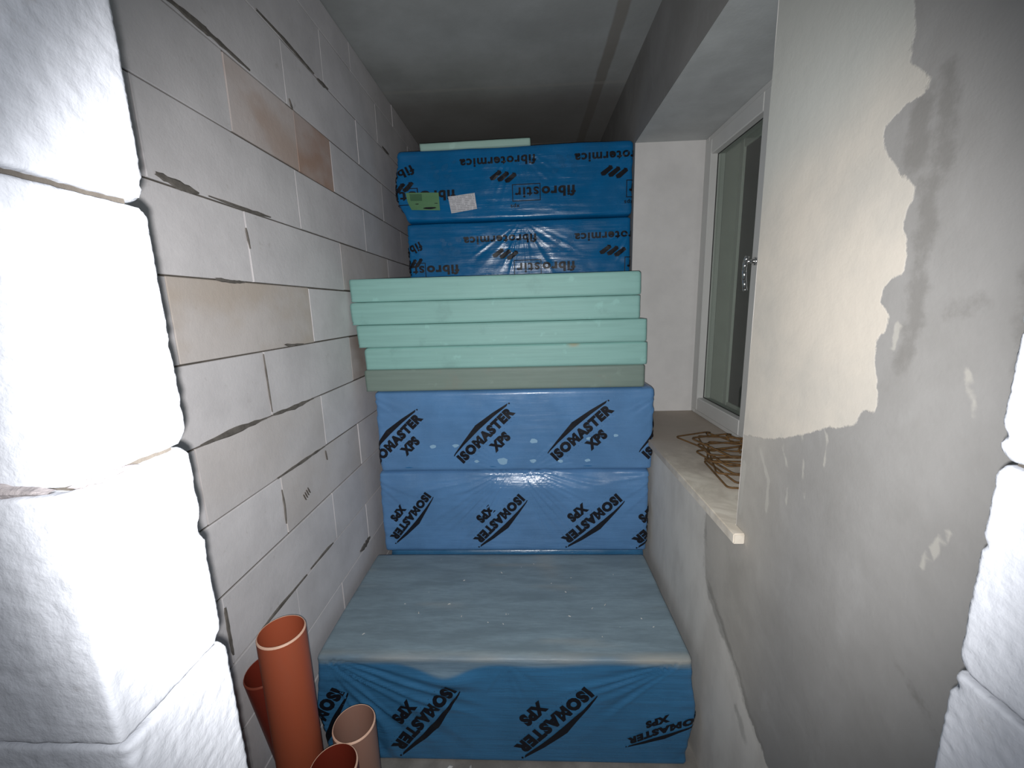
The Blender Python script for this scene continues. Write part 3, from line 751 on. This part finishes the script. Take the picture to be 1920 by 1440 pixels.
tag(PT2.root, 'deep blue glossy pack on top of the rear column, with white and green paper labels', 'package', G_TOP)
for P_, zt_, zb_, zs_ in ((PT2, 0.772, 0.715, 0.620), (PT1, 0.385, 0.325, 0.236)):
    for x_ in (0.055, 0.655): P_.ink(FIBT, x_, zt_, 181.0, 0.40)
    P_.ink(FIBT, -0.585, zt_ - 0.02, 205.0, 0.36, hs=1.2)
    for x_ in (-0.055, 0.525): P_.ink(BARS, x_ - 0.135, zb_ - 0.045, 0, 0.145)
    P_.ink(BARS, -0.685, zb_ - 0.10, 18, 0.12)
    for x_ in (0.262, 0.86, -0.375): P_.ink(FIBS, x_, zs_, 180.5, 0.345)
    for x_ in (-0.47, -0.40, 0.17, 0.24):
        for q in range(4): P_.ink(blob2(), x_ + R.uniform(-0.03, 0.03), zt_ - 0.02 - 0.022 * q, R.uniform(-40, 40), R.uniform(0.02, 0.045), 'faint_print', M_GHOST)
def sticker(P_, pts, mat, name, label, off=0.0048):
    ox, oz = P_.root.location.x, P_.root.location.z
    N = 6; V_ = []; F_ = []
    for j in range(N + 1):
        for i in range(N + 1):
            a, b = i / N, j / N
            x = (pts[0][0] * (1 - a) + pts[1][0] * a) * (1 - b) + (pts[3][0] * (1 - a) + pts[2][0] * a) * b
            z = (pts[0][1] * (1 - a) + pts[1][1] * a) * (1 - b) + (pts[3][1] * (1 - a) + pts[2][1] * a) * b
            V_.append(P_.front(x - ox, z - oz, off))
    for j in range(N):
        for i in range(N): F_.append((j * (N + 1) + i, j * (N + 1) + i + 1, (j + 1) * (N + 1) + i + 1, (j + 1) * (N + 1) + i))
    o = pymesh(name, V_, F_, mat, P_.film); 
    if label: o['label'] = label
    return o
sticker(PT2, [(-0.401, 0.499), (-0.262, 0.518), (-0.272, 0.598), (-0.415, 0.584)], M_LABEL_W, 'paper_label', 'white printed paper label stuck to the blue film')
sticker(PT2, [(-0.600, 0.523), (-0.461, 0.517), (-0.464, 0.606), (-0.606, 0.611)], M_LABEL_G, 'paper_label', 'green paper label with dark print')
sticker(PT2, [(-0.590, 0.570), (-0.545, 0.568), (-0.545, 0.602), (-0.592, 0.604)], M_LABEL_GD, 'label_print', None, 0.006)
for T_, x_, z_, L_ in ((put(blob2(), 0.5, 0.2, 1, 0.5), -0.575, 0.55, 0.015), (put(blob2(), 0.5, 0, 1, 0.3), -0.49, 0.553, 0.02), (put(blob2(), 0.5, 0, 1, 0.25), -0.55, 0.53, 0.07)):
    o = PT2.ink(T_, x_, z_, 0, L_, 'label_print', M_PRINT)
    for v in o.data.vertices: v.co.y -= 0.0046

# ------------------------------------------------------------------ foam boards
def board(x0, x1, y0, z0, h, mat, label, group, seed, tilt=0.0, depth=0.515, name='foam_board', spot_=None):
    hx, hy = (x1 - x0) / 2, depth / 2
    ctr = Vector(((x0 + x1) / 2, y0 + hy, z0)); rr = 0.0045
    dents = [(Vector((R.choice((-1, 1)) * hx, -hy, R.choice((0, h)))), R.uniform(0.006, 0.014)) for _ in range(3)]
    dents += [(Vector((R.uniform(-1, 1) * hx, -hy, R.choice((0, h)))), R.uniform(0.003, 0.007)) for _ in range(6)]
    def fn(a, b, c):
        p = Vector(((a * 2 - 1) * hx, (b * 2 - 1) * hy, c * h)); q, n_ = rounded(p, hx, hy, h, rr)
        d = 0.0007 * noise.fractal(Vector((q.x * 12, q.y * 12 + seed, q.z * 30)), 1, 2, 3)
        for dp, dr in dents:
            e = (q - dp).length
            if e < dr: d -= (dr - e) * 0.5
        if abs(n_.x) > 0.5: d -= 0.004 * (q.z / h - 0.5) * (1 if q.x < 0 else -0.3) * -1
        return q + n_ * d if n_.z > -0.5 else q
    V_, F_ = lattice(int(2 * hx / 0.011), 16, max(4, int(h / 0.009)), fn)
    me = bpy.data.meshes.new(name); me.from_pydata(V_, [], F_); me.update()
    st = [0.0] * len(V_)
    if spot_:
        for i, v in enumerate(V_):
            if v.y < -hy + 0.02:
                st[i] = 0.6 * sstep(1, 0.3, math.hypot((v.x + ctr.x - spot_[0]) / 0.035, (v.z - h) / 0.020))
    floats(me, 'stain', st)
    o = link(name, me, mat, None, True); o.location = ctr; o.rotation_euler = (0, tilt, 0)
    return tag(o, label, 'board', group)
GB = 'pale foam boards between the blue packs'
YM = 1.795; zb0 = FLOOR + 0.844 + 0.388
hb_ = 0.0996
board(-0.740, 0.506, YM, zb0, hb_ - 0.0006, M_GREENGREY, 'grey-green dirty foam board, lowest of the five stacked boards', GB, 1)
board(-0.731, 0.513, YM, zb0 + hb_, hb_ - 0.001, M_MINT, 'mint foam board with a tan scuff on its upper edge, above the grey-green board', GB, 2, spot_=(0.195, 0))
board(-0.755, 0.507, YM - 0.004, zb0 + 2 * hb_, hb_ - 0.001, M_MINT, 'mint foam board in the middle of the five stacked boards, no tan scuff', GB, 3)
board(-0.776, 0.477, YM, zb0 + 3 * hb_, hb_ - 0.001, M_MINT, 'second mint foam board from the top, its right end set back from the others', GB, 4)
board(-0.771, 0.478, YM + 0.002, zb0 + 4 * hb_, hb_ - 0.001, M_MINT, 'topmost mint foam board, below the deep blue packs', GB, 5)
zt2 = ZT + 0.724
oc = board(-0.560, 0.030, YT + 0.03, zt2 + 0.012, 0.036, M_OFFCUT, 'thin pale green foam offcut lying on top of the uppermost deep blue pack', None, 8, tilt=-0.012, depth=0.5, name='foam_offcut')

# ------------------------------------------------------------------ drain pipes
def pipe(base, top, mat, label, d=0.11, rim=None):
    base, top = Vector(base), Vector(top); ax = (top - base); L = ax.length; ax.normalize()
    root = empty('drain_pipe', base); root.rotation_mode = 'QUATERNION'; root.rotation_quaternion = Vector((0, 0, 1)).rotation_difference(ax)
    N = 40; ro, ri = d / 2, d / 2 - 0.0034
    def lathe(prof, name, mt):
        V_ = []; F_ = []
        for r_, z_ in prof:
            for i in range(N): V_.append((r_ * math.cos(6.283185 * i / N), r_ * math.sin(6.283185 * i / N), z_))
        for j in range(len(prof) - 1):
            for i in range(N): F_.append((j * N + i, j * N + (i + 1) % N, (j + 1) * N + (i + 1) % N, (j + 1) * N + i))
        return pymesh(name, V_, F_, mt, root, True)
    lathe([(ri, L - 0.001), (ri, 0.3 * L), (ri, 0), (ro, 0), (ro, 0.3 * L), (ro, 0.6 * L), (ro, L - 0.005)], 'pipe_body', mat)
    rm = lathe([(ro, L - 0.005), (ro - 0.0003, L - 0.0045), (ri + 0.0009, L), (ri + 0.0001, L - 0.0002), (ri, L - 0.001)], 'pipe_rim', rim or M_RIM)
    rm['label'] = 'shade-darkened pipe end' if rim else 'pale chamfered pipe end'
    return tag(root, label, 'pipe', 'orange drain pipes')
pipe((-0.625, 0.862, FLOOR), (-0.625, 0.862, -0.772), M_PIPE, 'tallest bright orange drain pipe, upright beside the left block wall')
pipe((-0.667, 0.992, FLOOR), (-0.727, 0.922, -0.945), M_PIPED, 'shade-darkened red-orange drain pipe leaning on the block wall left of the tallest pipe', rim=M_RIMD)
pipe((-0.487, 0.895, FLOOR), (-0.487, 0.895, -1.084), M_PIPEP, 'pale drain pipe standing farthest right, against the front blue pack')
pipe((-0.480, 0.768, FLOOR), (-0.480, 0.768, -1.055), M_PIPED, 'short orange drain pipe nearest the viewer, its open end at the bottom edge')
pipe((-0.555, 1.020, FLOOR), (-0.555, 1.020, -1.235), M_PIPE, 'shortest orange drain pipe, mostly hidden between the tallest and the pale pipe')

# ------------------------------------------------------------------ rusty stirrups on the sill
def stirrup(cx_, cy_, z, a, b, rot, tx=0, ty=0, label=''):
    r = 0.0034; rc = 0.014
    pts = []
    for sx, sy, a0 in ((1, 1, 0), (-1, 1, 90), (-1, -1, 180), (1, -1, 270)):
        for t in range(4):
            an = math.radians(a0 + 30 * t); pts.append(Vector((sx * (a / 2 - rc) + rc * math.cos(an), sy * (b / 2 - rc) + rc * math.sin(an), 0)))
    # hooked ends: the bar overlaps itself at one corner and turns inward
    hook = [Vector((a / 2 - 0.05, b / 2 - 0.045, 0.007)), Vector((a / 2 - 0.012, b / 2 - 0.010, 0.007))]
    path = hook + [p + Vector((0, 0, 0.005 * (1 - i / len(pts)))) for i, p in enumerate(pts)] + [Vector((a / 2, b / 2 - 0.012, 0.0)), Vector((a / 2 - 0.01, b / 2 - 0.002, 0.0)), Vector((a / 2 - 0.045, b / 2 - 0.05, 0.001))]
    V_ = []; F_ = []; N = 6
    for i, p in enumerate(path):
        t = (path[min(i + 1, len(path) - 1)] - path[max(i - 1, 0)]).normalized(); u = t.cross(Vector((0, 0, 1))).normalized(); w_ = u.cross(t)
        for k in range(N): V_.append(p + (u * math.cos(6.283 * k / N) + w_ * math.sin(6.283 * k / N)) * r)
    for i in range(len(path) - 1):
        for k in range(N): F_.append((i * N + k, i * N + (k + 1) % N, (i + 1) * N + (k + 1) % N, (i + 1) * N + k))
    F_.append(list(range(N))[::-1]); F_.append([len(V_) - N + k for k in range(N)])
    o = pymesh('steel_stirrup', V_, F_, M_RUST, None, True)
    o.location = (cx_, cy_, z); o.rotation_euler = (tx, ty, math.radians(rot))
    return tag(o, label, 'rebar', 'rusty steel stirrups on the window sill')
zs = ZS + 0.0036
GL = 'rusty bent steel stirrup in the tangled pile on the stone sill'
stirrup(0.766, 1.717, zs + 0.010, 0.19, 0.19, 25, 0.02, 0.03, 'rusty steel stirrup sticking out of the sill pile toward the blue packs')
for i, (dx, dy, rot, a, b) in enumerate([(0.755, 1.385, -5, 0.215, 0.235), (0.77, 1.41, 4, 0.21, 0.22), (0.765, 1.45, -17, 0.19, 0.24), (0.76, 1.46, 12, 0.20, 0.22), (0.765, 1.50, -24, 0.18, 0.22), (0.77, 1.48, 5, 0.21, 0.22), (0.765, 1.53, -12, 0.20, 0.21), (0.76, 1.52, 18, 0.18, 0.22)]):
    stirrup(dx, dy, zs + 0.0085 * i, a, b, rot, 0.02 * R.uniform(-1, 1), 0.02 * R.uniform(-1, 1), ('rusty steel stirrup at the bottom of the sill pile, nearest the viewer' if i == 0 else GL))

# ------------------------------------------------------------------ debris
def crumbs(name, pts, label):
    V_ = []; F_ = []
    for (x, y, z, s) in pts:
        b = len(V_)
        an = R.uniform(0, 3.14); c, s_ = math.cos(an), math.sin(an); e = R.uniform(1.0, 2.6)
        for px_, py_, pz_ in ((-1, -.6, 0), (1, -.5, 0), (.8, .6, 0), (-.7, .7, 0), (-.5, -.2, .8), (.5, .1, .7)):
            X_, Y_ = px_ * s * e, py_ * s; V_.append((x + X_ * c - Y_ * s_, y + X_ * s_ + Y_ * c, z + pz_ * s))
        for f in ((3, 2, 1, 0), (0, 1, 5, 4), (1, 2, 5), (2, 3, 4, 5), (3, 0, 4)): F_.append([b + i for i in f])
    o = pymesh(name, V_, F_, M_CRUMB); o['kind'] = 'stuff'
    return tag(o, label, 'debris')
ptz = FLOOR + pf_h + 0.001
crumbs('plaster_crumbs', [(R.uniform(-0.65, 0.45), R.uniform(1.26, 1.74), ptz, R.uniform(0.0012, 0.0032)) for _ in range(26)], 'white plaster crumbs scattered on the dusty top of the front pack')
crumbs('floor_rubble', [(R.uniform(-0.38, 0.5), R.uniform(0.95, 1.17), FLOOR, R.uniform(0.003, 0.011)) for _ in range(90)], 'pale rubble on the floor along the front blue pack')
